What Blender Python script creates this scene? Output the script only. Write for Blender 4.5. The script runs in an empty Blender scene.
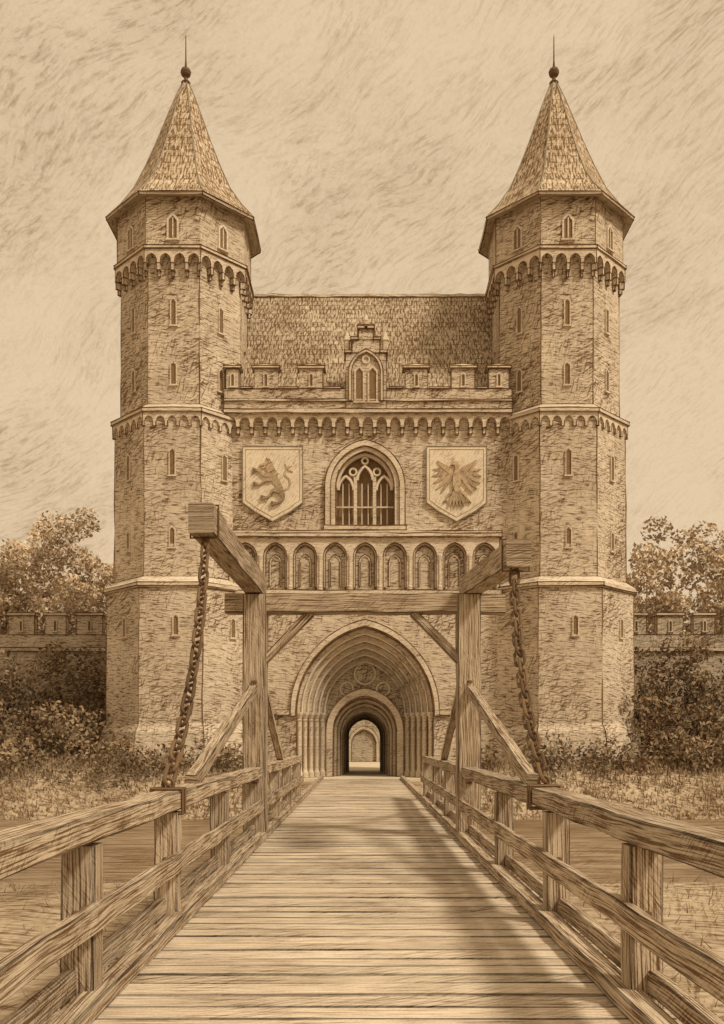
import bpy, math, random
from mathutils import Vector, Matrix
random.seed(7)
R=math.radians
scene=bpy.context.scene
scene.view_settings.view_transform='Standard'
try: scene.view_settings.look='None'
except Exception: pass
scene.view_settings.exposure=0

# ------------------------------------------------------------------ materials
class NT:
    def __init__(s,nt): s.nt=nt; s.n=nt.nodes; s.l=nt.links
    def new(s,t,**k):
        n=s.n.new(t)
        for a,b in k.items(): setattr(n,a,b)
        return n
    def set(s,sock,v):
        if hasattr(v,'is_output') or isinstance(v,bpy.types.NodeSocket): s.l.new(v,sock)
        else: sock.default_value=v
    def math(s,op,a,b=0.0,clamp=False):
        n=s.new('ShaderNodeMath',operation=op); n.use_clamp=clamp
        s.set(n.inputs[0],a); s.set(n.inputs[1],b); return n.outputs[0]
    def noise(s,vec,scale=1.0,detail=2.0,rough=0.5):
        n=s.new('ShaderNodeTexNoise'); s.set(n.inputs['Vector'],vec)
        n.inputs['Scale'].default_value=scale; n.inputs['Detail'].default_value=detail; n.inputs['Roughness'].default_value=rough
        return n.outputs['Fac']
    def noisec(s,vec,scale=1.0,detail=1.0):
        n=s.new('ShaderNodeTexNoise'); s.set(n.inputs['Vector'],vec)
        n.inputs['Scale'].default_value=scale; n.inputs['Detail'].default_value=detail
        return n.outputs['Color']
    def rng(s,v,a,b,c=0.0,d=1.0):
        n=s.new('ShaderNodeMapRange'); n.clamp=True
        s.set(n.inputs[0],v); n.inputs[1].default_value=a; n.inputs[2].default_value=b
        n.inputs[3].default_value=c; n.inputs[4].default_value=d; return n.outputs[0]
    def mapping(s,vec,rot=(0,0,0),scale=(1,1,1),loc=(0,0,0)):
        n=s.new('ShaderNodeMapping',vector_type='TEXTURE'); s.set(n.inputs[0],vec)
        n.inputs['Rotation'].default_value=rot; n.inputs['Scale'].default_value=scale; n.inputs['Location'].default_value=loc
        return n.outputs[0]
    def mix(s,f,a,b,bt='MIX'):
        n=s.new('ShaderNodeMix',data_type='RGBA',blend_type=bt)
        s.set(n.inputs[0],f); s.set(n.inputs[6],a); s.set(n.inputs[7],b); return n.outputs[2]
    def warp(s,vec,scale,amt):
        c=s.noisec(vec,scale,1.0)
        a=s.new('ShaderNodeVectorMath',operation='SUBTRACT'); s.l.new(c,a.inputs[0]); a.inputs[1].default_value=(.5,.5,.5)
        b=s.new('ShaderNodeVectorMath',operation='SCALE'); s.l.new(a.outputs[0],b.inputs[0]); b.inputs['Scale'].default_value=amt
        d=s.new('ShaderNodeVectorMath',operation='ADD'); s.l.new(b.outputs[0],d.inputs[0]); s.set(d.inputs[1],vec)
        return d.outputs[0]
def c4(c): return (c[0],c[1],c[2],1)
INK=(0.15,0.088,0.042)

def drawn(name,base,ink=INK,coord='UV',hatch=None,bricks=None,mott=(0.35,0.18),grain=(9,0.12),rough=0.9,warp=(0.7,0.12),bump=0):
    m=bpy.data.materials.new(name); m.use_nodes=True
    t=NT(m.node_tree); t.n.clear()
    out=t.new('ShaderNodeOutputMaterial'); bs=t.new('ShaderNodeBsdfPrincipled')
    bs.inputs['Roughness'].default_value=rough
    bs.inputs['Specular IOR Level'].default_value=0.15
    t.l.new(bs.outputs[0],out.inputs[0])
    tc=t.new('ShaderNodeTexCoord'); vec=tc.outputs[coord]
    w=t.warp(vec,warp[0],warp[1])
    inkv=None; first=None
    def add(v):
        nonlocal inkv
        inkv=v if inkv is None else t.math('ADD',inkv,v)
    for h in (hatch or []):
        ang,ln,th,lo,hi,amt,msk=h
        v=t.mapping(w,rot=(0,0,ang),scale=(ln,th,th if coord!='UV' else 1),loc=(ang*3.1,ln*7,0))
        f=t.rng(t.noise(v,1.0,2.0,0.6),lo,hi,0,amt)
        if first is None: first=f
        if msk: f=t.math('MULTIPLY',f,t.rng(t.noise(vec,msk,1.0),.40,.62))
        add(f)
    base_c=c4(base)
    if bricks:
        bw,rh,mo,amt,var=bricks
        b=t.new('ShaderNodeTexBrick'); t.l.new(w,b.inputs['Vector'])
        b.inputs['Scale'].default_value=1; b.inputs['Brick Width'].default_value=bw; b.inputs['Row Height'].default_value=rh
        b.inputs['Mortar Size'].default_value=mo; b.inputs['Mortar Smooth'].default_value=0.8
        b.squash=.7; b.squash_frequency=3; b.offset=.42
        b.inputs['Color1'].default_value=(1,1,1,1); b.inputs['Color2'].default_value=(1-var,1-var*1.05,1-var*1.15,1); b.inputs['Mortar'].default_value=(1-var*.5,)*3+(1,)
        brk=t.rng(t.noise(vec,1.7,2.0,.7),.38,.62,.0,1.0)
        add(t.math('MULTIPLY',t.math('MULTIPLY',b.outputs['Fac'],amt),brk))
        base_c=t.mix(1.0,b.outputs['Color'],c4(base),'MULTIPLY')
    if mott: add(t.rng(t.noise(vec,mott[0],3.0,.65),.42,.72,0,mott[1]))
    if grain: add(t.math('MULTIPLY',t.math('SUBTRACT',t.noise(vec,grain[0],1.0,.7),.45),grain[1]*4))
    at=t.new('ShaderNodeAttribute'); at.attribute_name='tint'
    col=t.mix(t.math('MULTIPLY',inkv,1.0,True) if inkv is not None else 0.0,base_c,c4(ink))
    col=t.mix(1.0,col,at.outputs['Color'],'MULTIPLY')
    t.l.new(col,bs.inputs['Base Color'])
    if bump and first is not None:
        bp=t.new('ShaderNodeBump'); bp.invert=True; bp.inputs['Strength'].default_value=bump; bp.inputs['Distance'].default_value=0.02
        t.l.new(first,bp.inputs['Height']); t.l.new(bp.outputs[0],bs.inputs['Normal'])
    return m

STONE=(0.78,0.675,0.53)
LIGHT=(0.78,0.675,0.53)
M_stone=drawn('pencil_stone',STONE,hatch=[(R(27),1.0,.085,.48,.63,.66,.28),(R(-6),.5,.055,.51,.65,.80,0),(R(72),.6,.09,.52,.65,.60,.3)],
    bricks=(.95,.37,.028,.50,.12),mott=(.20,.34),warp=(1.3,.26))
M_trim=drawn('dressed_stone',LIGHT,hatch=[(R(35),.5,.06,.50,.66,.55,.6),(R(0),.5,.05,.53,.67,.55,0)],mott=(.5,.32))
M_roof=drawn('roof_tiles',(0.66,0.56,0.42),hatch=[(R(88),.40,.075,.46,.60,.75,0),(R(66),.5,.09,.5,.62,.55,.4)],bricks=(.28,.42,.045,.95,.22),mott=(.3,.38),warp=(1,.12))
M_dark=drawn('window_dark_pane',(0.25,0.17,0.095),hatch=[(R(60),.4,.05,.5,.6,.6,0)],mott=None,grain=None)  # dark colour painted for the shade inside window openings
M_line=drawn('ink_outline',(0.15,0.092,0.047),mott=None,grain=None)  # pencil outline colour, for thin tubes added along edges
M_shield=drawn('shield_plaster',(0.84,0.74,0.58),hatch=[(R(40),.5,.05,.52,.66,.5,.5),(R(60),.5,.06,.52,.66,.35,0)],mott=(.6,.2))
M_charge=drawn('shield_charge',(0.50,0.39,0.26),hatch=[(R(50),.3,.04,.48,.6,.6,0)],mott=None)
M_wood=drawn('hewn_timber',(0.68,0.57,0.43),hatch=[(R(1),.9,.016,.46,.60,.82,0),(R(-3),.35,.008,.52,.64,.40,0),(R(38),.25,.014,.50,.64,.6,1.2)],mott=(.9,.34),grain=(40,.10),warp=(1.1,.05),bump=.25)
M_deck=drawn('deck_timber',(0.80,0.69,0.54),hatch=[(R(1),.8,.018,.50,.66,.60,0),(R(-4),.3,.012,.54,.66,.4,0),(R(30),.5,.03,.49,.63,.55,.6)],mott=(.45,.40),grain=(35,.10),warp=(1.1,.05),bump=.2)
M_iron=drawn('wrought_iron',(0.15,0.095,0.052),coord='Object',hatch=None,mott=(6,.3),grain=(60,.2),rough=.6)
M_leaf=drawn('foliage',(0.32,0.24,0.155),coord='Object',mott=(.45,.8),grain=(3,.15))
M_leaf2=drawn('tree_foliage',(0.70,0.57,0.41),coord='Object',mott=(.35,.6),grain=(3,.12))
M_bark=drawn('bark',(0.42,0.31,0.19),coord='Object',mott=(1.5,.4))
M_ground=drawn('ground_grass',(0.56,0.46,0.33),coord='Object',hatch=[(R(25),1.6,.16,.46,.62,.65,.12),(R(-15),1.0,.10,.50,.64,.6,0),(R(70),.7,.07,.50,.64,.55,.4)],mott=(.16,.5),grain=(6,.25))
M_pave=drawn('courtyard_paving',(0.76,0.66,0.5),coord='Object',hatch=[(R(0),1.0,.1,.5,.66,.3,0)],mott=(.4,.15))
M_water=drawn('moat_water',(0.44,0.35,0.245),coord='Object',hatch=[(R(3),2.5,.16,.44,.60,.7,0),(R(-4),1.2,.08,.50,.62,.55,0),(R(60),1.2,.12,.48,.62,.5,.2)],mott=(.15,.4),rough=.35,bump=.5)

# ------------------------------------------------------------------ mesh builder
class M:
    def __init__(s,*mats): s.v=[];s.f=[];s.uv=[];s.mi=[];s.ti=[];s.nl=[];s.mats=list(mats);s.T=Matrix.Identity(4);s.tint=1.0;s.noline=False
    def idx(s,mat):
        if mat not in s.mats: s.mats.append(mat)
        return s.mats.index(mat)
    def face(s,pts,uvs=None,mat=0):
        if not isinstance(mat,int): mat=s.idx(mat)
        P=[s.T@Vector(p) for p in pts]
        if uvs is None:
            n=Vector((0,0,0))
            for i in range(len(P)): n+= (P[i]).cross(P[(i+1)%len(P)])
            if n.length<1e-9: return
            n.normalize()
            if abs(n.z)>.85: uvs=[(p.x,p.y) for p in P]
            else:
                t=Vector((0,0,1)).cross(n).normalized(); b=n.cross(t)
                uvs=[(p.dot(t),p.dot(b)) for p in P]
        k=len(s.v); s.v+= [tuple(p) for p in P]; s.f.append(tuple(range(k,k+len(P)))); s.uv+=uvs; s.mi.append(mat); s.ti+= [s.tint]*len(P); s.nl.append(s.noline)
    def box(s,a,b,mat=0):
        x0,y0,z0=a;x1,y1,z1=b
        s.face([(x0,y0,z0),(x1,y0,z0),(x1,y0,z1),(x0,y0,z1)],None,mat)
        s.face([(x1,y1,z0),(x0,y1,z0),(x0,y1,z1),(x1,y1,z1)],None,mat)
        s.face([(x0,y1,z0),(x0,y0,z0),(x0,y0,z1),(x0,y1,z1)],None,mat)
        s.face([(x1,y0,z0),(x1,y1,z0),(x1,y1,z1),(x1,y0,z1)],None,mat)
        s.face([(x0,y0,z1),(x1,y0,z1),(x1,y1,z1),(x0,y1,z1)],None,mat)
        s.face([(x0,y1,z0),(x1,y1,z0),(x1,y0,z0),(x0,y0,z0)],None,mat)
    def beam(s,p0,p1,w,h,up=(0,0,1),mat=0,seg=.5,jit=.007,ch=.02,taper=1.0,edge=.40):
        nl0=s.noline; s.noline=True
        p0=Vector(p0);p1=Vector(p1);d=p1-p0;L=d.length;d.normalize()
        up=Vector(up); sd=d.cross(up)
        if sd.length<.05: up=Vector((0,1,0)); sd=d.cross(up)
        sd.normalize(); u=sd.cross(d).normalized()
        n=max(1,int(L/seg)); ou=random.uniform(0,50); ov=random.uniform(0,50)
        tt=random.uniform(.84,1.08)
        sec=[(-w/2+ch,-h/2),(w/2-ch,-h/2),(w/2,-h/2+ch),(w/2,h/2-ch),(w/2-ch,h/2),(-w/2+ch,h/2),(-w/2,h/2-ch),(-w/2,-h/2+ch)]
        per=[0]
        for i in range(8):
            a=sec[i];b=sec[(i+1)%8]; per.append(per[-1]+math.hypot(a[0]-b[0],a[1]-b[1]))
        rings=[]
        for i in range(n+1):
            c=p0+d*(L*i/n); k=1+(taper-1)*i/n
            jx=random.uniform(-jit,jit); jy=random.uniform(-jit,jit)
            rings.append([c+sd*(a*k+jx+random.uniform(-jit,jit)*.5)+u*(b*k+jy+random.uniform(-jit,jit)*.5) for a,b in sec])
        for i in range(n):
            for j in range(8):
                j2=(j+1)%8; u0=ou+L*i/n;u1=ou+L*(i+1)/n
                s.tint=tt*(edge*random.uniform(.8,1.5) if j%2 else 1)
                s.face([rings[i][j2],rings[i][j],rings[i+1][j],rings[i+1][j2]],[(u0,ov+per[j+1]),(u0,ov+per[j]),(u1,ov+per[j]),(u1,ov+per[j+1])],mat)
        s.tint=tt*.9
        s.face(rings[0],[(ou+a*.35,ov+b) for a,b in sec],mat)
        s.face(rings[-1][::-1],[(ou+a*.35,ov+b) for a,b in sec[::-1]],mat)
        s.tint=1.0; s.noline=nl0
    def lathe(s,prof,c=(0,0,0),n=8,mat=0,phase=None,apo=True):
        nl0=s.noline; s.noline=s.noline or (n!=8) or prof[0][0]<1
        k=1/math.cos(math.pi/n) if apo else 1
        if phase is None: phase=-math.pi/2-math.pi/n
        def pt(r,z,i):
            a=phase+2*math.pi*(i%n)/n; return (c[0]+r*k*math.cos(a),c[1]+r*k*math.sin(a),c[2]+z)
        r0=max(p[0] for p in prof)
        vv=0
        for j in range(len(prof)-1):
            (ra,za),(rb,zb)=prof[j],prof[j+1]; dv=math.hypot(rb-ra,zb-za)
            for i in range(n):
                w=2*math.pi/n
                ua=i*w*r0*1.0
                va,vb=(za,zb) if abs(zb-za)>.02 else (vv,vv+dv)
                m=w*r0/2
                s.face([pt(ra,za,i),pt(ra,za,i+1),pt(rb,zb,i+1),pt(rb,zb,i)],
                    [(ua+m-m*ra/r0,va),(ua+m+m*ra/r0,va),(ua+m+m*rb/r0,vb),(ua+m-m*rb/r0,vb)],mat)
            vv+=dv
        s.noline=nl0
    def tube(s,path,r,n=6,closed=False,mat=0):
        nl0=s.noline; s.noline=True
        P=[Vector(p) for p in path]; N=len(P); rings=[]
        rr=r if isinstance(r,(list,tuple)) else [r]*N
        prev=None
        for i in range(N):
            if closed: t=P[(i+1)%N]-P[i-1]
            else: t=P[min(i+1,N-1)]-P[max(i-1,0)]
            t.normalize()
            if prev is None:
                a=Vector((0,0,1)) if abs(t.z)<.9 else Vector((1,0,0)); x=t.cross(a).normalized()
            else: x=(prev-t*prev.dot(t)).normalized()
            prev=x; y=t.cross(x)
            rings.append([P[i]+(x*math.cos(2*math.pi*k/n)+y*math.sin(2*math.pi*k/n))*rr[i] for k in range(n)])
        for i in range(N if closed else N-1):
            A=rings[i];B=rings[(i+1)%N]
            for k in range(n):
                k2=(k+1)%n; s.face([A[k],A[k2],B[k2],B[k]],[(i*.1,k*.05),(i*.1,k*.05+.05),(i*.1+.1,k*.05+.05),(i*.1+.1,k*.05)],mat)
        if not closed:
            s.face(rings[0][::-1],None,mat); s.face(rings[-1],None,mat)
        s.noline=nl0
    def arch(s,xc,a,zs,h,n=12):
        Rr=(a*a+h*h)/(2*a)
        th=math.asin(min(1,h/Rr)) if Rr>=a else math.pi-math.asin(min(1,h/Rr))
        m=max(2,n//2); L=[]
        for i in range(m+1):
            t=th*i/m; L.append((xc-a+Rr-Rr*math.cos(t),zs+Rr*math.sin(t)))
        Rt=[(2*xc-x,z) for x,z in L[:-1]][::-1]
        return L+Rt
    def wall_arch(s,x0,x1,z0,z1,xc,a,zs,h,y0,y1,n=12,mat=0,under=True,zb=None):
        P=s.arch(xc,a,zs,h,n)
        zb=z0 if zb is None else zb
        def q(xa,xb,za,zc): 
            s.face([(xa,y0,za),(xb,y0,za),(xb,y0,zc),(xa,y0,zc)],None,mat)
        if zb>z0:
            q(x0,xc-a,z0,zb); q(xc+a,x1,z0,zb); q(xc-a,xc+a,z0,zb)
        q(x0,xc-a,zb,zs); q(xc+a,x1,zb,zs); q(x0,xc-a,zs,z1); q(xc+a,x1,zs,z1)
        for (xa,za),(xb,zc) in zip(P[:-1],P[1:]):
            s.face([(xa,y0,za),(xb,y0,zc),(xb,y0,z1),(xa,y0,z1)],None,mat)
            s.face([(xa,y0,za),(xa,y1,za),(xb,y1,zc),(xb,y0,zc)],None,mat)
        s.face([(xc-a,y0,zb),(xc-a,y1,zb),(xc-a,y1,zs),(xc-a,y0,zs)],None,mat)
        s.face([(xc+a,y1,zb),(xc+a,y0,zb),(xc+a,y0,zs),(xc+a,y1,zs)],None,mat)
        if zb>z0: s.face([(xc-a,y0,zb),(xc+a,y0,zb),(xc+a,y1,zb),(xc-a,y1,zb)],None,mat)
        if under:
            s.face([(x0,y1,z0),(xc-a,y1,z0),(xc-a,y0,z0),(x0,y0,z0)],None,mat)
            s.face([(xc+a,y1,z0),(x1,y1,z0),(x1,y0,z0),(xc+a,y0,z0)],None,mat)
    def arch_band(s,xc,ao,ho,ai,hi,zs,zb,y0,y1,n=20,mat=0):
        O=[(xc-ao,zb)]+s.arch(xc,ao,zs,ho,n)+[(xc+ao,zb)]
        I=[(xc-ai,zb)]+s.arch(xc,ai,zs,hi,n)+[(xc+ai,zb)]
        for i in range(len(O)-1):
            s.face([(O[i][0],y0,O[i][1]),(I[i][0],y0,I[i][1]),(I[i+1][0],y0,I[i+1][1]),(O[i+1][0],y0,O[i+1][1])],None,mat)
            s.face([(I[i][0],y0,I[i][1]),(I[i][0],y1,I[i][1]),(I[i+1][0],y1,I[i+1][1]),(I[i+1][0],y0,I[i+1][1])],None,mat)
            s.face([(O[i][0],y1,O[i][1]),(O[i][0],y0,O[i][1]),(O[i+1][0],y0,O[i+1][1]),(O[i+1][0],y1,O[i+1][1])],None,mat)
    def slit(s,xc,z0,z1,w,y=0.0,mat=0,fr=.09,head=True,dark=None):
        d=dark or M_dark
        s.noline=True
        s.face([(xc-w/2,y-.012,z0),(xc+w/2,y-.012,z0),(xc+w/2,y-.012,z1),(xc,y-.012,z1+(w*.6 if head else 0)),(xc-w/2,y-.012,z1)],None,d)  # flat dark pane on the wall, stands in for a shaded recess
        p=y-.07
        s.box((xc-w/2-fr,p,z0-fr),(xc-w/2,y+.02,z1+fr),mat)
        s.box((xc+w/2,p,z0-fr),(xc+w/2+fr,y+.02,z1+fr),mat)
        s.box((xc-w/2-fr-.05,p-.04,z0-fr-.07),(xc+w/2+fr+.05,y+.02,z0-fr),mat)
        if head:
            s.face([(xc-w/2-fr,p+.003,z1+fr),(xc-w/2,p+.003,z1),(xc,p+.003,z1+w*.6),(xc,p+.003,z1+w*.6+fr*1.6)],None,mat)
            s.face([(xc,p+.003,z1+w*.6+fr*1.6),(xc,p+.003,z1+w*.6),(xc+w/2,p+.003,z1),(xc+w/2+fr,p+.003,z1+fr)],None,mat)
        else: s.box((xc-w/2,p,z1),(xc+w/2,y+.02,z1+fr),mat)
        s.noline=False
    def ink_edges(s,rad,minlen=.1,cosang=.82,drop=.06):
        ed={}
        def key(p): return (round(p[0],3),round(p[1],3),round(p[2],3))
        for fi,f in enumerate(s.f):
            if s.nl[fi]: continue
            P=[Vector(s.v[i]) for i in f]; n=Vector((0,0,0))
            for i in range(len(P)): n+=P[i].cross(P[(i+1)%len(P)])
            if n.length<1e-9: continue
            n.normalize()
            for i in range(len(P)):
                a,b=key(P[i]),key(P[(i+1)%len(P)])
                if a==b: continue
                ed.setdefault((a,b) if a<b else (b,a),[]).append(n)
        s.T=Matrix.Identity(4); li=s.idx(M_line)
        for (a,b),ns in ed.items():
            a=Vector(a);b=Vector(b);L=(b-a).length
            if L<minlen: continue
            ok=len(ns)==1 or any(abs(ns[i].dot(ns[j]))<cosang for i in range(len(ns)) for j in range(i))
            if not ok or (L>.5 and random.random()<drop): continue
            d=(b-a)/L; os_=min(.05,L*.04); a=a-d*os_; b=b+d*os_
            k=max(1,int(L/1.2)); x=d.cross(Vector((.3,.5,.81))).normalized(); y=d.cross(x)
            pr=None
            for i in range(k+1):
                c=a+(b-a)*(i/k)
                if 0<i<k: c=c+(x*random.uniform(-1,1)+y*random.uniform(-1,1))*rad*.8
                r_=rad*random.uniform(.6,1.3)
                rg=[c+(x*math.cos(q*2.094)+y*math.sin(q*2.094))*r_ for q in range(3)]
                if pr:
                    s.tint=random.uniform(.7,1.8)
                    for q in range(3): s.face([pr[q],pr[(q+1)%3],rg[(q+1)%3],rg[q]],[(0,0)]*4,li)
                pr=rg
        s.tint=1
    def build(s,name,parent=None,smooth=False,ink=0):
        if ink: s.ink_edges(ink)
        me=bpy.data.meshes.new(name); me.from_pydata(s.v,[],s.f)
        for m in s.mats: me.materials.append(m)
        me.polygons.foreach_set('material_index',s.mi)
        ul=me.uv_layers.new(name='UVMap'); flat=[c for uv in s.uv for c in uv]; ul.data.foreach_set('uv',flat)
        ca=me.color_attributes.new('tint','FLOAT_COLOR','POINT')
        cf=[]
        for t in s.ti: cf+=[t,t,t,1.0]
        ca.data.foreach_set('color',cf)
        if smooth: me.polygons.foreach_set('use_smooth',[True]*len(s.f))
        me.update()
        o=bpy.data.objects.new(name,me); scene.collection.objects.link(o)
        if parent: o.parent=parent
        return o
def empty(name):
    e=bpy.data.objects.new(name,None); scene.collection.objects.link(e); return e

# ------------------------------------------------------------------ castle gatehouse
castle=empty('castle_gatehouse')
XC=.15
INKR=.029
def faceT(cx,cy,ap,k):
    ph=-math.pi/2+k*math.pi/4; n=Vector((math.cos(ph),math.sin(ph),0)); t=Vector((-n.y,n.x,0))
    T=Matrix.Identity(4)
    for i in range(3): T[i][0]=t[i]; T[i][1]=-n[i]; T[i][2]=(0,0,1)[i]
    T[0][3]=cx+n.x*ap; T[1][3]=cy+n.y*ap; return T
def tower(name,cx,cy):
    m=M(M_stone,M_trim)
    c=(cx,cy,0)
    m.lathe([(4.35,-1.6),(4.15,.9),(3.95,2.3),(3.72,2.7),(3.70,9.25)],c)
    m.lathe([(3.70,9.25),(3.84,9.33),(3.84,9.5),(3.36,9.85)],c,mat=1)
    m.lathe([(3.36,9.85),(3.32,17.75)],c)
    m.lathe([(3.32,17.75),(3.50,17.8),(3.50,17.98),(3.06,18.3)],c,mat=1)
    m.lathe([(3.06,18.3),(3.03,25.75)],c)
    m.lathe([(3.03,25.72),(3.36,25.77),(3.36,25.92),(3.22,26.0)],c,mat=1)
    m.lathe([(3.22,26.0),(3.22,28.5)],c)
    t8=math.tan(math.pi/8)
    for k in range(-3,5):
        ap=3.31; m.T=faceT(cx,cy,ap,k); hw=ap*t8; N=4
        for i in range(N):
            x0=-hw+2*hw*i/N; x1=x0+2*hw/N; xc=(x0+x1)/2
            m.wall_arch(x0,x1,25.1,25.74,xc,.25,25.22,.3,0,.32,n=8,mat=1)
            m.box((x0-.08 if i else x0,.03,24.75),(x0+.08,.28,25.1),1)
            m.box((x0-.05 if i else x0,.14,24.5),(x0+.05,.28,24.75),1)
        ap=3.43; m.T=faceT(cx,cy,ap,k); hw=ap*t8; N=5
        for i in range(N):
            x0=-hw+2*hw*i/N; x1=x0+2*hw/N; xc=(x0+x1)/2
            m.wall_arch(x0,x1,17.15,17.77,xc,.21,17.38,.24,0,.14,n=8,mat=1)
        if k in(-2,-1,0,1,2):
            m.T=faceT(cx,cy,3.22,k)
            m.slit(0,26.35,27.15,.40,mat=1)
            m.noline=True; m.box((-.03,-.06,26.35),(.03,0,27.3),1); m.noline=False
            m.T=faceT(cx,cy,3.05,k)
            m.slit(0,22.2,23.3,.22,mat=1,fr=.05); m.slit(0,19.3,20.2,.24,mat=1,fr=.05)
            m.T=faceT(cx,cy,3.34,k)
            m.slit(0,14.8,15.9,.24,mat=1,fr=.05); m.slit(0,11.3,12.1,.22,mat=1,fr=.05)
            m.T=faceT(cx,cy,3.705,k)
            m.slit(.25,7.0,7.8,.22,mat=1,fr=.05)
    m.T=Matrix.Identity(4)
    m.build(name+'_walls',castle,ink=INKR)
    r=M(M_roof,M_trim,M_iron)
    prof=[(3.1,28.38),(3.70,28.16),(3.73,28.30),(3.05,29.15),(2.45,30.1),(1.92,31.35),(1.43,32.65),(.93,34.1),(.47,35.4),(.14,36.2)]
    r.tint=.75; r.lathe(prof[:3],c,mat=1); r.tint=1.2; r.lathe(prof[2:],c); r.tint=1
    for k in range(8):
        a=-math.pi/2-math.pi/8+k*math.pi/4; q=1/math.cos(math.pi/8)
        r.tint=.45; r.tube([(cx+p[0]*q*math.cos(a),cy+p[0]*q*math.sin(a),p[1]+.01) for p in prof[2:]],.035,n=5,mat=1)
    r.tint=1
    r.lathe([(.18,36.1),(.24,36.2),(.10,36.35),(.09,36.5),(.22,36.6),(.27,36.75),(.22,36.9),(.07,37.0),(.035,37.4),(.022,38.6),(.001,38.8)],c,n=10,mat=2)
    r.nl=[True if max(r.v[i][2] for i in f)>28.33 else nl for f,nl in zip(r.f,r.nl)]
    r.build(name+'_roof',castle,ink=INKR)
tower('west_tower',-9.2,47); tower('east_tower',10.02,47)

w=M(M_stone,M_trim)
YF=45.0
w.wall_arch(-7.1,7.85,-1.5,9.1,XC,3.42,3.3,4.25,YF,45.36,n=32,mat=0)
w.wall_arch(-7.1,7.85,9.1,18.5,XC,1.45,14.55,1.75,YF,45.55,n=24,mat=0,under=False,zb=12.62)
w.box((-7.1,45.9,8.2),(7.85,56,19.4))
w.box((-7.1,45.36,-1.5),(XC-3.6,56,8.2)); w.box((XC+3.6,45.36,-1.5),(7.85,56,8.2))
K=5; ao=3.42;ho=4.25;y=YF
for k in range(K):
    ai=ao-.27; hi=ho-.32
    w.tint=1-.09*k  # deeper orders tinted darker, portal shade put into the colour
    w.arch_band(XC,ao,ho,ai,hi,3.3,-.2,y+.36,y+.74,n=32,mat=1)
    P=w.arch(XC,ai+.03,3.3,hi+.03,32)
    w.tube([(p[0],y+.36,p[1]) for p in P],.07,n=6,mat=1)
    for sx in(-1,1):
        cxx=XC+sx*(ao-.11); cyy=y+.30
        w.lathe([(.17,0),(.17,.25),(.12,.34),(.095,.45),(.09,2.85),(.12,2.9),(.10,2.96),(.19,3.18),(.20,3.3),(.1,3.31)],(cxx,cyy,0),n=10,mat=1)
    ao=ai;ho=hi;y+=.34
w.tint=1
w.arch_band(XC,3.72,4.62,3.46,4.3,3.3,3.1,YF-.16,YF+.02,n=32,mat=1)
w.box((-7.0,YF-.13,3.15),(XC-3.46,YF+.01,3.42),1); w.box((XC+3.46,YF-.13,3.15),(7.6,YF+.01,3.42),1)
yb=y+.30
w.tint=.66  # recess wall darkened by tint to paint in the portal's shade
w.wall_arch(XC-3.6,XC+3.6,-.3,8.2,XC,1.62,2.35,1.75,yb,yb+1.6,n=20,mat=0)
w.tint=.8
w.arch_band(XC,2.02,2.25,1.66,1.85,2.35,0,yb-.14,yb+.01,n=20,mat=1)
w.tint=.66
for k in(1,2):
    w.arch_band(XC,1.62-.16*(k-1),1.75-.17*(k-1),1.62-.16*k,1.75-.17*k,2.35-.05*k,0,yb+.35*k,yb+.35*k+.3,n=20,mat=1)
for k,(yy,ai) in enumerate(((yb+1.2,1.20),(yb+3.0,1.12),(yb+4.8,1.03),(yb+6.6,.95))):
    w.tint=.6-.05*k  # ribs tinted darker with depth, painted tunnel shade
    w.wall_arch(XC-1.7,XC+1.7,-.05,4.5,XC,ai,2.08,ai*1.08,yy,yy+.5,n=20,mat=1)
w.tint=.75
for xx,zz,rr in((XC,5.35,.55),(XC-.95,4.55,.34),(XC+.95,4.55,.34)):
    w.tube([(xx+rr*math.cos(a*math.pi/8),yb-.03,zz+rr*math.sin(a*math.pi/8)) for a in range(16)],.06,n=5,closed=True,mat=1)
w.tint=.6  # tunnel lining tinted dark, shade put into its colour
def tunnel(a,zs,h,y0,y1,mat=0):
    P=[(XC-a,-.05)]+w.arch(XC,a,zs,h,16)+[(XC+a,-.05)]
    w.noline=True
    for p,q in zip(P[:-1],P[1:]): w.face([(p[0],y0,p[1]),(p[0],y1,p[1]),(q[0],y1,q[1]),(q[0],y0,q[1])],None,mat)
    w.noline=False
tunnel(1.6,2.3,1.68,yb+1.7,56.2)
w.tint=1
w.wall_arch(XC-3.6,XC+3.6,-.3,8.2,XC,1.58,2.3,1.66,56.2,56.5,mat=0)
w.arch_band(XC,2.0,2.32,1.72,2.02,14.55,12.6,YF-.16,YF+.01,n=24,mat=1)
w.arch_band(XC,1.72,2.02,1.47,1.77,14.55,12.62,YF-.07,YF+.01,n=24,mat=1)
w.box((XC-2.05,YF-.24,12.36),(XC+2.05,YF+.01,12.6),1)
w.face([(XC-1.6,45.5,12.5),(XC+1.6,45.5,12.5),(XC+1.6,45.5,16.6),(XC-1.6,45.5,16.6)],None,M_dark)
yt=45.22; w.noline=True
for dx in(-.48,.48): w.box((XC+dx-.085,yt-.08,12.62),(XC+dx+.085,yt+.08,15.1),1)
w.box((XC-1.45,yt-.06,13.55),(XC+1.45,yt+.04,13.62),1)
for dx in(-.96,0,.96):
    P=w.arch(XC+dx,.39,14.45 if dx else 14.95,.70,10); w.tube([(p[0],yt,p[1]) for p in P],.085,n=5,mat=1)
    for q in(-.16,.16): w.tube([(XC+dx+q,yt+.1,12.62),(XC+dx+q,yt+.1,14.8)],.03,n=4,mat=1)
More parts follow.
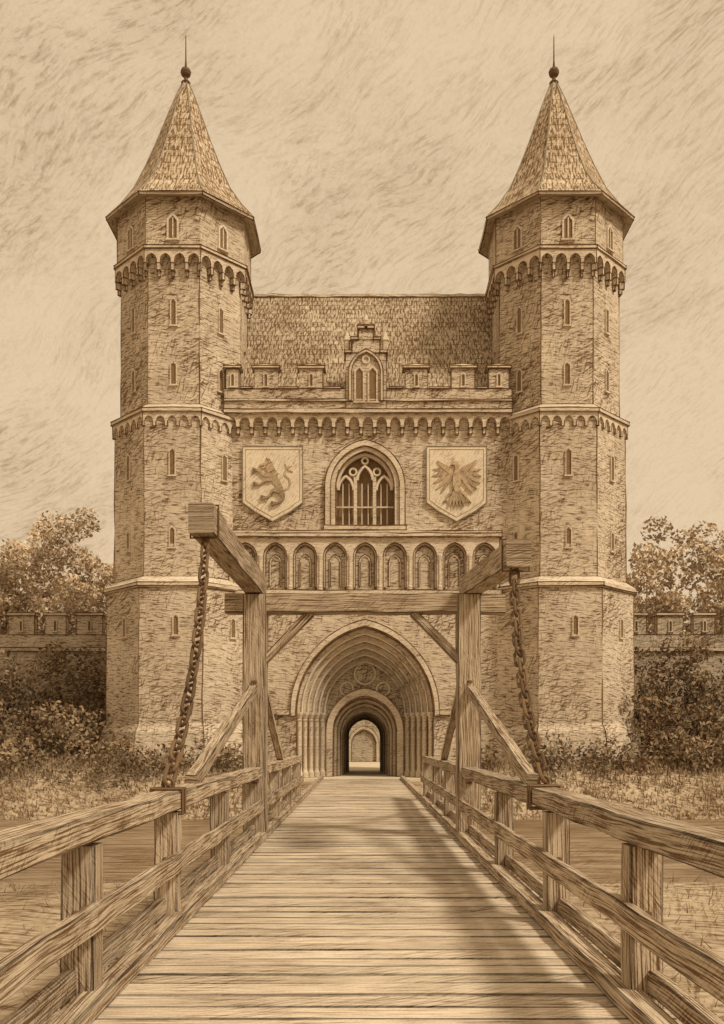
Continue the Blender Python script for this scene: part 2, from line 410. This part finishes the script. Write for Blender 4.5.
for dx,dz,rr in((-.60,15.36,.17),(.60,15.36,.17),(0,15.92,.15)):
    w.tube([(XC+dx+rr*math.cos(a*math.pi/7),yt,dz+rr*math.sin(a*math.pi/7)) for a in range(14)],.06,n=5,closed=True,mat=1)
P=w.arch(XC,1.40,14.55,1.68,20); w.tube([(p[0],yt,p[1]) for p in P],.10,n=5,mat=1)
w.noline=False
# blind arcade band
x0=-6.55;N=9;pw=(6.85-x0)/N
for i in range(N):
    a=x0+i*pw
    w.wall_arch(a,a+pw,9.35,12.0,a+pw/2,.58,11.05,.68,YF-.22,YF+.0,n=14,mat=1)
    w.tint=.95
    w.arch_band(a+pw/2,.58,.68,.48,.57,11.05,9.5,YF-.12,YF+.0,n=14,mat=1)
    w.tint=.88
    w.face([(a+pw/2-.5,YF-.006,9.4),(a+pw/2+.5,YF-.006,9.4),(a+pw/2+.5,YF-.006,11.3),(a+pw/2,YF-.006,11.65),(a+pw/2-.5,YF-.006,11.3)],None,0)
    w.tint=1
    w.arch_band(a+pw/2,.30,.42,.24,.34,10.75,9.6,YF-.05,YF-.004,n=10,mat=1)
    w.lathe([(.11,9.35),(.11,9.55),(.06,9.62),(.06,10.85),(.11,11.05),(.11,11.1)],(a,YF-.23,0),n=8,mat=1)
w.box((x0-.2,YF-.36,12.0),(6.95,YF+.01,12.18),1); w.box((x0-.2,YF-.27,12.18),(6.95,YF+.01,12.32),1)
w.box((x0-.2,YF-.36,9.12),(6.95,YF+.01,9.35),1)
# corbel table and parapet
x0=-6.85;x1=7.45;N=21;pw=(x1-x0)/N
for i in range(N):
    a=x0+i*pw
    w.wall_arch(a,a+pw,17.45,18.12,a+pw/2,.24,17.7,.27,YF-.28,YF+.01,n=8,mat=1)
    w.box((a-.075,YF-.2,17.15),(a+.075,YF+.01,17.45),1)
w.box((x0,YF-.42,18.12),(x1,YF+.01,18.32),1)
w.box((x0,YF-.30,18.32),(x1,YF+.12,19.35),0)
w.box((x0,YF-.38,18.72),(x1,YF-.29,18.82),1)
def merlon(a,b,z=20.35):
    w.box((a,YF-.303,19.35),(b,YF+.123,z),0)
    w.box((a-.1,YF-.40,z),(b+.1,YF+.22,z+.12),1)
    ym=YF-.09
    for q in((a-.1,YF-.4,b+.1,YF-.4),(b+.1,YF-.4,b+.1,YF+.22),(b+.1,YF+.22,a-.1,YF+.22),(a-.1,YF+.22,a-.1,YF-.4)):
        w.face([(q[0],q[1],z+.12),(q[2],q[3],z+.12),((a+b)/2,ym,z+.32)],None,1)
    w.slit((a+b)/2,19.5,20.0,.14,y=YF-.303,mat=1,fr=.05)
for a,b in((-6.75,-6.1),(-5.35,-4.2),(-3.1,-1.95),(2.15,3.25),(4.45,5.6),(6.3,7.3)): merlon(a,b)
for a,b in((-6.1,-5.35),(-4.2,-3.1),(-1.95,-.95),(1.25,2.15),(3.25,4.45),(5.6,6.3)):
    w.box((a+.1,YF-.36,19.35),(b-.1,YF+.17,19.43),1)
gx=.2; y0=YF-.36;y1=YF+.5
w.box((gx-1.0,y0,18.34),(gx+1.0,y1,21.1),0)
w.box((gx-.68,y0+.003,21.1),(gx+.68,y1-.003,21.75),0)
w.box((gx-.36,y0+.006,21.75),(gx+.36,y1-.006,22.3),0)
for hw,z in((1.06,21.1),(.74,21.75),(.42,22.3)): 
    for sx in(-1,1):
        xa,xb=(gx-hw,gx-hw+.36) if sx<0 else (gx+hw-.36,gx+hw)
        w.box((xa,y0-.07,z),(xb,y1+.05,z+.12),1)
w.box((gx-.4,y0-.05,22.42),(gx+.4,y1,22.5),1)
w.lathe([(.16,22.5),(.1,22.7),(.14,22.85),(.01,23.2)],(gx,YF,0),n=6,mat=1)
for sx in(-1,1): w.lathe([(.14,21.2),(.14,21.75),(.19,21.8),(.01,22.35)],(gx+sx*.95,YF-.1,0),n=6,mat=1)
for dx in(-.33,.33): w.slit(gx+dx,18.75,20.15,.34,y=y0,mat=1,fr=.08)
w.arch_band(gx,.85,1.15,.72,1.0,20.1,18.7,y0-.12,y0+.01,n=16,mat=1)
w.tube([(gx+.17*math.cos(a*math.pi/6),y0-.03,20.75+.17*math.sin(a*math.pi/6)) for a in range(12)],.05,n=5,closed=True,mat=1)
w.build('gatehouse_front',castle,ink=INKR)

r=M(M_roof,M_trim)
ya,za,yr,zr=45.9,19.4,51,27.0
r.face([(-7.3,ya,za),(8.0,ya,za),(8.0,yr,zr),(-7.0,yr,zr)])
r.face([(8.0,56.1,za),(-7.3,56.1,za),(-7.0,yr,zr),(8.0,yr,zr)])
r.face([(-7.3,ya,za),(-7.3,56.1,za),(-7.0,yr,zr)][::-1],None,M_stone)
r.face([(8,ya,za),(8,56.1,za),(8,yr,zr)],None,M_stone)
r.tint=.8
r.beam((-7.05,yr,zr+.03),(8.05,yr,zr+.03),.25,.16,mat=1,seg=.5,jit=.03,edge=.3)
r.build('main_roof',castle)

# heraldic shields
def ribbon(m,pts,wd,y,th=.07,mat=0):
    L=[];Rr=[]
    for i,p in enumerate(pts):
        a=pts[max(0,i-1)];b=pts[min(len(pts)-1,i+1)]
        dx,dz=b[0]-a[0],b[1]-a[1];l=math.hypot(dx,dz) or 1
        nx,nz=-dz/l,dx/l; L.append((p[0]+nx*wd[i]/2,p[1]+nz*wd[i]/2)); Rr.append((p[0]-nx*wd[i]/2,p[1]-nz*wd[i]/2))
    for i in range(len(pts)-1):
        q=[Rr[i],Rr[i+1],L[i+1],L[i]]
        m.face([(a,y-th,b) for a,b in q],None,mat)
        m.face([(Rr[i][0],y,Rr[i][1]),(Rr[i+1][0],y,Rr[i+1][1]),(Rr[i+1][0],y-th,Rr[i+1][1]),(Rr[i][0],y-th,Rr[i][1])],None,mat)
        m.face([(L[i+1][0],y,L[i+1][1]),(L[i][0],y,L[i][1]),(L[i][0],y-th,L[i][1]),(L[i+1][0],y-th,L[i+1][1])],None,mat)
def smooth_path(pts,wd,k=4):
    P=[pts[0]]+list(pts)+[pts[-1]]; W=[wd[0]]+list(wd)+[wd[-1]]; o=[];ow=[]
    for i in range(1,len(P)-2):
        for j in range(k):
            t=j/k
            def cr(a,b,c,d): return .5*((2*b)+(-a+c)*t+(2*a-5*b+4*c-d)*t*t+(-a+3*b-3*c+d)*t**3)
            o.append(tuple(cr(P[i-1][q],P[i][q],P[i+1][q],P[i+2][q]) for q in(0,1))); ow.append(max(.015,cr(W[i-1],W[i],W[i+1],W[i+2])))
    o.append(pts[-1]); ow.append(wd[-1]); return o,ow
def shield(name,xc,kind):
    m=M(M_shield,M_trim,M_charge)
    zc=14.75; O=[(-1.5,1.8),(-1.5,-1.0),(-.9,-1.45),(0,-1.95),(.9,-1.45),(1.5,-1.0),(1.5,1.8)]
    yb_=YF-.12
    m.face([(xc+x,yb_,zc+z) for x,z in O])
    n=len(O)
    for i in range(n):
        a=O[i];b=O[(i+1)%n]; m.face([(xc+a[0],yb_,zc+a[1]),(xc+b[0],yb_,zc+b[1]),(xc+b[0],YF,zc+b[1]),(xc+a[0],YF,zc+a[1])])
    m.tint=.45; m.tube([(xc+x,yb_,zc+z) for x,z in O],.035,n=6,closed=True,mat=1); m.tint=1
    m.tube([(xc+x*.9,yb_,zc+.02+z*.9) for x,z in O],.02,n=4,closed=True,mat=2)
    cnt=[0]
    def s(pts,wd,k=.86):
        cnt[0]+=1; pts,wd=smooth_path(pts,wd); m.tint=random.uniform(.7,1.3)
        ribbon(m,[(xc+x*k,zc+z*k) for x,z in pts],[a*k for a in wd],yb_,.03+.004*cnt[0],2); m.tint=1
    if kind=='eagle':
        for sx in(-1,1):
            for j,(ex,ez) in enumerate(((1.38,.75),(1.42,.35),(1.35,-.05),(1.18,-.4),(.92,-.62))):
                s([(sx*(.25+.13*(4-j)),.35+.1*(4-j)),(sx*(ex*.72),ez*.7+.2),(sx*ex,ez)],[.2,.2,.04])
            s([(0,.35),(sx*.5,.75),(sx*.95,1.05),(sx*1.12,1.25)],[.3,.34,.2,.06])
            s([(sx*.12,-.4),(sx*.48,-.75),(sx*.62,-1.0)],[.16,.13,.1])
            for q in(-.16,0,.16): s([(sx*.6,-.95),(sx*(.68+q),-1.2)],[.08,.02])
        for q in(-.42,-.2,0,.2,.42): s([(q*.25,-.5),(q*.75,-1.0),(q,-1.4)],[.14,.17,.03])
        s([(0,.75),(0,.35),(0,-.2),(0,-.6)],[.16,.42,.46,.2])
        s([(.02,.7),(0,.98),(-.14,1.08),(-.36,.98)],[.2,.26,.22,.03])
    else:
        s([(.6,-.45),(.95,-.3),(.98,.15),(.7,.45),(.85,.8),(1.12,.95)],[.10,.09,.09,.09,.12,.03])
        s([(.85,.72),(.7,1.1)],[.14,.02]); s([(.9,.72),(1.18,.6)],[.12,.02])
        s([(.48,-.55),(.34,-.15),(.02,.30),(-.18,.70)],[.38,.34,.52,.42])
        for a in range(7): s([(.0-.05*a,.40+.1*a),(.2-.06*a,.52+.12*a),(.34-.12*a,.5+.15*a)],[.16,.12,.02])
        s([(-.08,.62),(-.25,.95),(-.5,1.0)],[.44,.44,.26]); s([(-.42,1.06),(-.62,1.0),(-.78,.96)],[.14,.12,.06]); s([(-.42,.88),(-.58,.82),(-.7,.80)],[.12,.09,.04])
        s([(-.2,1.1),(-.12,1.3)],[.14,.02])
        for pts in([(-.15,.42),(-.52,.42),(-.8,.66),(-1.0,.70)],[(-.05,.16),(-.45,.1),(-.72,-.12),(-.95,-.1)],[(.4,-.5),(.0,-.5),(-.22,-.85),(-.52,-.9)],[(.5,-.55),(.62,-.92),(.35,-1.2),(.08,-1.24)]):
            s(pts,[.26 if pts[0][1]>0 else .36,.17,.11,.15])
            ex,ez=pts[-1]
            for q in(-.1,0,.1): s([(ex+.05,ez+q*.4),(ex-.17,ez+q*1.3)],[.07,.015])
    m.build(name,castle)
shield('lion_shield',-4.45,'lion'); shield('eagle_shield',4.72,'eagle')

# ------------------------------------------------------------------ curtain walls
def cwall(xa,xb):
    m=M(M_stone,M_trim); yw=54
    m.tint=.86
    m.box((xa,yw,-1),(xb,yw+1.2,7.2)); m.box((xa-.02,yw-.15,7.2),(xb+.02,yw+1.3,7.42),1)
    m.box((xa,yw-.05,7.42),(xb,yw+.45,8.2))
    x=xa+.3;i=0
    while x<xb-1.3:
        ww=1.25 if i%2 else 1.55
        m.box((x,yw-.053,8.2),(x+ww,yw+.453,9.35)); m.box((x-.08,yw-.13,9.35),(x+ww+.08,yw+.53,9.5),1)
        m.slit(x+ww/2,8.45,8.95,.14,y=yw-.053,mat=1,fr=.05)
        x+=ww+.65;i+=1
    m.build('castle_wall',ink=INKR)
cwall(-42,-12.6); cwall(13.3,43)
m=M(M_stone,M_trim,M_roof); m.tint=.9
m.box((-14,76,-.5),(14,83,7)); m.face([(-14.4,75.6,6.9),(14.4,75.6,6.9),(14.4,79.5,11),(-14.4,79.5,11)],None,2); m.face([(14.4,83.4,6.9),(-14.4,83.4,6.9),(-14.4,79.5,11),(14.4,79.5,11)],None,2)
for xx in(-9,-6,-3,3,6,9): m.slit(xx+.15,2,4,1.0,y=76,mat=1)
m.arch_band(.15,1.3,1.5,1.05,1.22,1.5,0,75.8,76.01,n=16,mat=1)
m.tint=.7; m.face([(-.88,75.985,0),(1.18,75.985,0),(1.18,75.985,1.5),(.9,75.985,2.2),(.15,75.985,2.65),(-.6,75.985,2.2),(-.88,75.985,1.5)],None,M_stone)
m.build('courtyard_range',castle,ink=INKR)

# ------------------------------------------------------------------ vegetation
def leafquad(m,c,sz):
    a=Vector((random.gauss(0,1),random.gauss(0,1),random.gauss(0,1))).normalized()
    b=a.cross(Vector((random.gauss(0,1),random.gauss(0,1),random.gauss(0,1)))).normalized()
    a=a*sz;b=b*sz*.55
    m.face([c-a,c-b*.9+a*.1,c+a,c+b],[(0,0)]*4)
def clumps(m,lst,per,sz,var=(.66,1.2)):
    m.noline=True
    for c,r in lst:
        m_t=random.uniform(*var)
        for _ in range(int(per*r*r)):
            d=Vector((random.gauss(0,1),random.gauss(0,1),random.gauss(0,1))).normalized()
            p=Vector(c)+Vector((d.x,d.y,d.z*.8))*r*random.uniform(.45,1.05)**.7
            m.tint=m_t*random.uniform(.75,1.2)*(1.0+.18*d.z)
            leafquad(m,p,sz*random.uniform(.6,1.3))
    m.tint=1
def tree(x,y,h,cr,seed):
    random.seed(seed); root=empty('tree')
    t=M(M_bark); tips=[]
    def limb(p,d,L,r,lev):
        pts=[p.copy()];rs=[r];q=p.copy();dd=d.copy()
        for i in range(5):
            dd=(dd+Vector((random.gauss(0,.12),random.gauss(0,.12),random.gauss(.03,.06)))).normalized(); q=q+dd*L/5
            pts.append(q.copy()); rs.append(r*(1-.13*(i+1)))
        t.tube(pts,rs,n=6)
        if lev==0 or lev==1:
            for j in range(6 if lev==0 else 4):
                k=random.randint(2,5); a=random.uniform(0,6.28)
                nd=(dd*.5+Vector((math.cos(a),math.sin(a),random.uniform(.1,.7)))).normalized()
                limb(pts[k],nd,L*random.uniform(.45,.62),rs[k]*.6,lev+1)
        if lev>=1: tips.append(pts[-1]); tips.append(pts[3])
    limb(Vector((x,y,-.4)),Vector((0,0,1)),h*.5,h*.025,0)
    t.build('trunk_and_limbs',root)
    l=M(M_leaf2)
    lst=[(p+Vector((random.gauss(0,.5),random.gauss(0,.5),random.gauss(0,.4))),random.uniform(.6,1.2)*cr*.2) for p in tips]
    for _ in range(100):
        a=random.uniform(0,6.28);rr=cr*random.uniform(.05,1)**.6; zt=h*.97-(rr/cr)**2*h*.25
        lst.append((Vector((x+rr*math.cos(a),y+rr*math.sin(a),random.uniform(h*.38,zt))),random.uniform(.5,1.1)*cr*.22))
    clumps(l,lst,130,.17,(.84,1.1))
    l.build('crown',root)
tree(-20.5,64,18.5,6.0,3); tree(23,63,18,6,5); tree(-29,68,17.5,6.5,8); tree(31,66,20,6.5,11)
random.seed(21)
def shrubs(xa,xb,hmax,yc,sz=.14,per=150):
    m=M(M_leaf); lst=[]
    x=xa
    while x<xb:
        h=random.uniform(.65,1.0)*hmax; r=random.uniform(.9,1.5)*min(1,hmax/2.5+.2)
        z=0
        while z<h:
            lst.append((Vector((x+random.gauss(0,.5),yc+random.gauss(0,.7),.4+z+random.uniform(-.2,.3))),r*(1.1-.06*z)))
            z+=r*.8
        x+=random.uniform(.7,1.2)
    clumps(m,lst,per,sz,(.75,1.15))
    m.build('shrubbery')
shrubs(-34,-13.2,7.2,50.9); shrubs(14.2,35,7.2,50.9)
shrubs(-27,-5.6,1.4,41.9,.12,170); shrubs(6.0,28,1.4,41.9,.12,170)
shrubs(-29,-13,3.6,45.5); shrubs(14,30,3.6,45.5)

# ------------------------------------------------------------------ terrain / water
def sm(a,b,x):
    t=max(0,min(1,(x-a)/(b-a))); return t*t*(3-2*t)
def gz(x,y):
    near=-.95; far=-.15
    z=near+(-2.6-near)*sm(18.5,22,y)
    z+= (far+2.6)*sm(36.5,41.5,y)
    side=sm(3.8,7,abs(x))*sm(38,43,y)*(1-sm(60,90,y)); z+=.85*side
    z+= .10*math.sin(x*.9+y*.4)*math.cos(y*.7-x*.3)*sm(3,6,abs(x))
    z+= 1.2*sm(90,300,math.hypot(x,y))*math.sin(x*.013)*math.cos(y*.009)
    return z
def grid():
    xs=[-600,-400,-250,-150,-100,-70,-50]+[-40+i*.8 for i in range(101)]+[50,70,100,150,250,400,600]
    ys=[-300,-120,-50,-20,-8]+[-4+i*.7 for i in range(96)]+[65,70,80,95,120,160,240,400,700]
    m=bpy.data.meshes.new('ground'); V=[(x,y,gz(x,y)) for y in ys for x in xs]; n=len(xs)
    F=[(j*n+i,j*n+i+1,(j+1)*n+i+1,(j+1)*n+i) for j in range(len(ys)-1) for i in range(n-1)]
    m.from_pydata(V,[],F); m.materials.append(M_ground)
    ca=m.color_attributes.new('tint','FLOAT_COLOR','POINT'); ca.data.foreach_set('color',[1.0]*(4*len(V)))
    m.polygons.foreach_set('use_smooth',[True]*len(F))
    o=bpy.data.objects.new('ground',m); scene.collection.objects.link(o)
grid()
m=M(M_water); m.face([(-600,18,-1.5),(600,18,-1.5),(600,41.5,-1.5),(-600,41.5,-1.5)]); m.build('moat_water')
m=M(M_pave); m.box((XC-3.5,44.55,-.6),(XC+3.5,45.36,-.012)); m.box((XC-3.38,45.37,-.6),(XC+3.38,75.9,-.014)); m.build('path')
g=M(M_leaf)
for _ in range(18000):
    if random.random()<.78: x=random.choice([-1,1])*random.uniform(3.2,24); y=random.uniform(37.2,44)
    else: x=random.choice([-1,1])*random.uniform(2.6,14); y=random.uniform(6,20)
    z=gz(x,y); hgt=random.uniform(.15,.5) if y>30 else random.uniform(.06,.22); a=random.uniform(0,6.28); q=.035 if y>30 else .012; dx,dy=math.cos(a)*q,math.sin(a)*q
    lx=random.gauss(0,.12); g.tint=random.uniform(.7,1.7)
    g.face([(x-dx,y-dy,z-.02),(x+dx,y+dy,z-.02),(x+lx,y,z+hgt)],[(0,0)]*3)
g.build('grass')

# ------------------------------------------------------------------ drawbridge
br=empty('wooden_drawbridge')
d=M(M_deck,M_wood)
y=1.0
while y<44.5:
    wd=random.uniform(.24,.36); z=-.04+random.uniform(-.008,.008)
    d.beam((-2.22+random.uniform(-.03,.03),y+wd/2,z),(2.22+random.uniform(-.03,.03),y+wd/2,z),wd-.026,.08,mat=0,seg=1.1,jit=.006,ch=.014,edge=.32)
    y+=wd
d.build('deck_planks',br)
s=M(M_wood)
for sx in(-1,1):
    s.beam((sx*1.98,1,.07),(sx*1.98,44.4,.07),.2,.14,seg=1.2,jit=.006)
    for xx in(.5,1.3,2.0): s.beam((sx*xx,1,-.25),(sx*xx,44.4,-.25),.28,.3,seg=2)
for yy in(21,26,31,36,40.5):
    s.beam((-2.5,yy,-.58),(2.5,yy,-.58),.35,.34)
    for xx in(-1.9,0,1.9): s.beam((xx,yy,-.75),(xx*1.12,yy,-3),.3,.3)
s.build('stringers_and_piles',br)
def railing(name,sx):
    m=M(M_wood,M_iron); X=sx*2.1
    for yy in(3.2,6.75,9.75,13.3,21.6,25.2,29.0):
        m.beam((X,yy,-.5),(X,yy,1.2),.25,.25,seg=.4,jit=.009,ch=.018)
        m.lathe([(.035,0),(.03,.02),(.001,.03)],(X,yy-.125,.7),n=6,mat=1)
    for a,b in((1.2,17.72),(18.3,29.4)):
        m.beam((X,a,1.33),(X,b,1.32),.30,.20,seg=.7,jit=.010,ch=.02)
        xx=sx*2.02
        m.beam((xx-sx*.06,a,.68),(xx-sx*.06,b,.68),.09,.2,seg=.7,jit=.008,ch=.012)
        m.beam((X+sx*.05,a,.2),(X+sx*.05,b,.2),.10,.17,seg=.7,jit=.008,ch=.012)
    m.build(name,br)
railing('left_railing',-1); railing('right_railing',1)
fr=M(M_wood,M_iron)
for sx in(-1,1):
    X=sx*2.13
    fr.beam((X,18,-.6),(X,18,4.84),.46,.46,seg=.6,jit=.012,ch=.024)
    fr.beam((X-sx*.18,18,3.55),(sx*1.02,18,4.5),.17,.2,up=(0,1,0),seg=.4)
    fr.beam((X+sx*.02,17.78,2.95),(sx*2.12,11.2,1.46),.17,.18,seg=.6)
    fr.beam((X+sx*.0,18.2,3.6),(sx*2.1,23.2,1.42),.16,.17,seg=.6)
    for zz in(1.1,3.1): fr.lathe([(.05,0),(.045,.03),(.001,.045)],(X,17.76,zz),n=6,mat=1)
fr.beam((-2.72,18.02,4.68),(2.84,18.02,4.68),.42,.38,seg=.6,jit=.012,ch=.024)
fr.build('portal_frame',br)
lv=M(M_wood,M_iron)
lv.beam((-2.31,12.9,5.16),(-2.15,18.6,5.10),.37,.44,seg=.6,jit=.010,ch=.022)
lv.beam((2.34,13.4,4.76),(2.20,18.6,5.12),.37,.40,seg=.6,jit=.010,ch=.022)
for p in((-2.30,13.15,5.16),(2.33,13.65,4.77)):
    a,b=.205,.24
    lv.tube([(p[0]-a,p[1],p[2]-b),(p[0]+a,p[1],p[2]-b),(p[0]+a,p[1],p[2]+b),(p[0]-a,p[1],p[2]+b)],.018,n=5,closed=True,mat=1)
lv.build('balance_beams',br)
def chain(name,p0,p1,sag):
    m=M(M_iron); p0=Vector(p0);p1=Vector(p1)
    N=200; pts=[]
    for i in range(N+1):
        t=i/N; p=p0.lerp(p1,t); p+=Vector(sag)*4*t*(1-t); pts.append(p)
    cum=[0]
    for a,b in zip(pts[:-1],pts[1:]): cum.append(cum[-1]+(b-a).length)
    L=cum[-1]; n=int(L/.215); k=0
    for i in range(n):
        sdist=L*(i+.5)/n
        while cum[k+1]<sdist: k+=1
        c=pts[k]; t=(pts[k+1]-pts[k]).normalized()
        a=t.cross(Vector((0,1,0))).normalized(); b=t.cross(a)
        ang=(i%2)*math.pi/2+.6+random.uniform(-.2,.2); sd=a*math.cos(ang)+b*math.sin(ang)
        hl=.115;wr=.066; path=[]
        for q in range(7): th=-math.pi/2+math.pi*q/6; path.append(c+t*(hl-.02+wr*math.cos(th))+sd*(wr*math.sin(th)))
        for q in range(7): th=math.pi/2+math.pi*q/6; path.append(c-t*(hl-.02)+t*(wr*math.cos(th))+sd*(wr*math.sin(th)))
        m.tint=random.uniform(.7,1.3)
        m.tube(path,.023,n=7,closed=True)
    x,y_,z=p1
    for dy in(-.07,.07):
        m.tube([(x-.17,y_+dy,1.19),(x+.17,y_+dy,1.19),(x+.17,y_+dy,1.45),(x-.17,y_+dy,1.45)],.024,n=6,closed=True)
    m.tube([(x+.06*math.cos(a*math.pi/6),y_,1.50+.06*math.sin(a*math.pi/6)) for a in range(12)],.02,n=6,closed=True)
    x,y_,z=p0
    m.tube([(x+.055*math.cos(a*math.pi/6),y_,z+.05+.06*math.sin(a*math.pi/6)) for a in range(12)],.02,n=6,closed=True)
    m.build(name,br,smooth=True)
chain('left_chain',(-2.29,13.15,4.88),(-2.1,9.75,1.52),(.05,.1,-.18))
chain('right_chain',(2.31,13.65,4.50),(2.1,10.4,1.52),(-.05,.1,-.18))

# ------------------------------------------------------------------ world, sun, camera
wd=bpy.data.worlds.new('World'); scene.world=wd; wd.use_nodes=True
t=NT(wd.node_tree); t.n.clear()
sd=Vector((.66,-.52,.95)).normalized()
out=t.new('ShaderNodeOutputWorld'); bg=t.new('ShaderNodeBackground'); t.l.new(bg.outputs[0],out.inputs[0])
sky=t.new('ShaderNodeTexSky',sky_type='NISHITA'); sky.sun_disc=False
sky.sun_elevation=math.asin(sd.z); sky.sun_rotation=math.atan2(sd.x,sd.y)
bw=t.new('ShaderNodeRGBToBW'); t.l.new(sky.outputs[0],bw.inputs[0])
lum=t.rng(t.math('MULTIPLY',bw.outputs[0],.1),0,1.2,.95,1.08)
tc=t.new('ShaderNodeTexCoord'); v=tc.outputs['Generated']
wv=t.warp(t.warp(v,4.0,.10),14.0,.026)
s1=t.rng(t.noise(t.mapping(wv,rot=(0,R(-30),0),scale=(.020,.04,.0034)),1,3,.7),.49,.67)
s2=t.rng(t.noise(t.mapping(wv,rot=(0,R(-48),0),scale=(.014,.04,.0028),loc=(3,1,2)),1,3,.7),.50,.65)
s3=t.rng(t.noise(t.mapping(wv,rot=(0,R(-10),0),scale=(.016,.04,.0036),loc=(1,5,2)),1,3,.7),.51,.66)
mask=t.rng(t.noise(t.mapping(v,rot=(0,R(-25),0),scale=(1.5,1,.8)),6.0,5,.62),.46,.68)
mask2=t.rng(t.noise(v,11.0,4,.6),.40,.66)
mask3=t.rng(t.noise(t.mapping(v,loc=(4,2,1)),8.0,4,.6),.43,.66)
ink=t.math('ADD',t.math('MULTIPLY',s1,t.math('ADD',t.math('MULTIPLY',mask,.42),.12)),t.math('MULTIPLY',t.math('MULTIPLY',s2,mask2),.30))
ink=t.math('ADD',ink,t.math('MULTIPLY',t.math('MULTIPLY',s3,mask3),.25))
ink=t.math('ADD',ink,t.math('MULTIPLY',mask,.17))
ink=t.math('ADD',ink,t.math('MULTIPLY',mask3,.08))
ink=t.math('ADD',ink,t.math('MULTIPLY',t.math('SUBTRACT',t.noise(v,300,2,.8),.5),.40),True)
col=t.mix(ink,(.80,.61,.40,1),(.38,.25,.13,1))
vm=t.new('ShaderNodeVectorMath',operation='SCALE'); t.l.new(col,vm.inputs[0]); t.l.new(lum,vm.inputs['Scale'])
t.l.new(vm.outputs[0],bg.inputs[0]); bg.inputs[1].default_value=1.0

sl=bpy.data.lights.new('sun','SUN'); sl.energy=2.7; sl.angle=R(8); sl.color=(1,.87,.68)
so=bpy.data.objects.new('sun',sl); scene.collection.objects.link(so); so.rotation_euler=sd.to_track_quat('Z','Y').to_euler()

cam=bpy.data.cameras.new('camera'); co=bpy.data.objects.new('camera',cam); scene.collection.objects.link(co)
co.location=(0,0,2); co.rotation_euler=(R(90),0,0)
cam.sensor_width=36; cam.lens=900/1024*36; cam.shift_y=(738-512)/1024; cam.clip_end=3000; cam.clip_start=.1
scene.camera=co
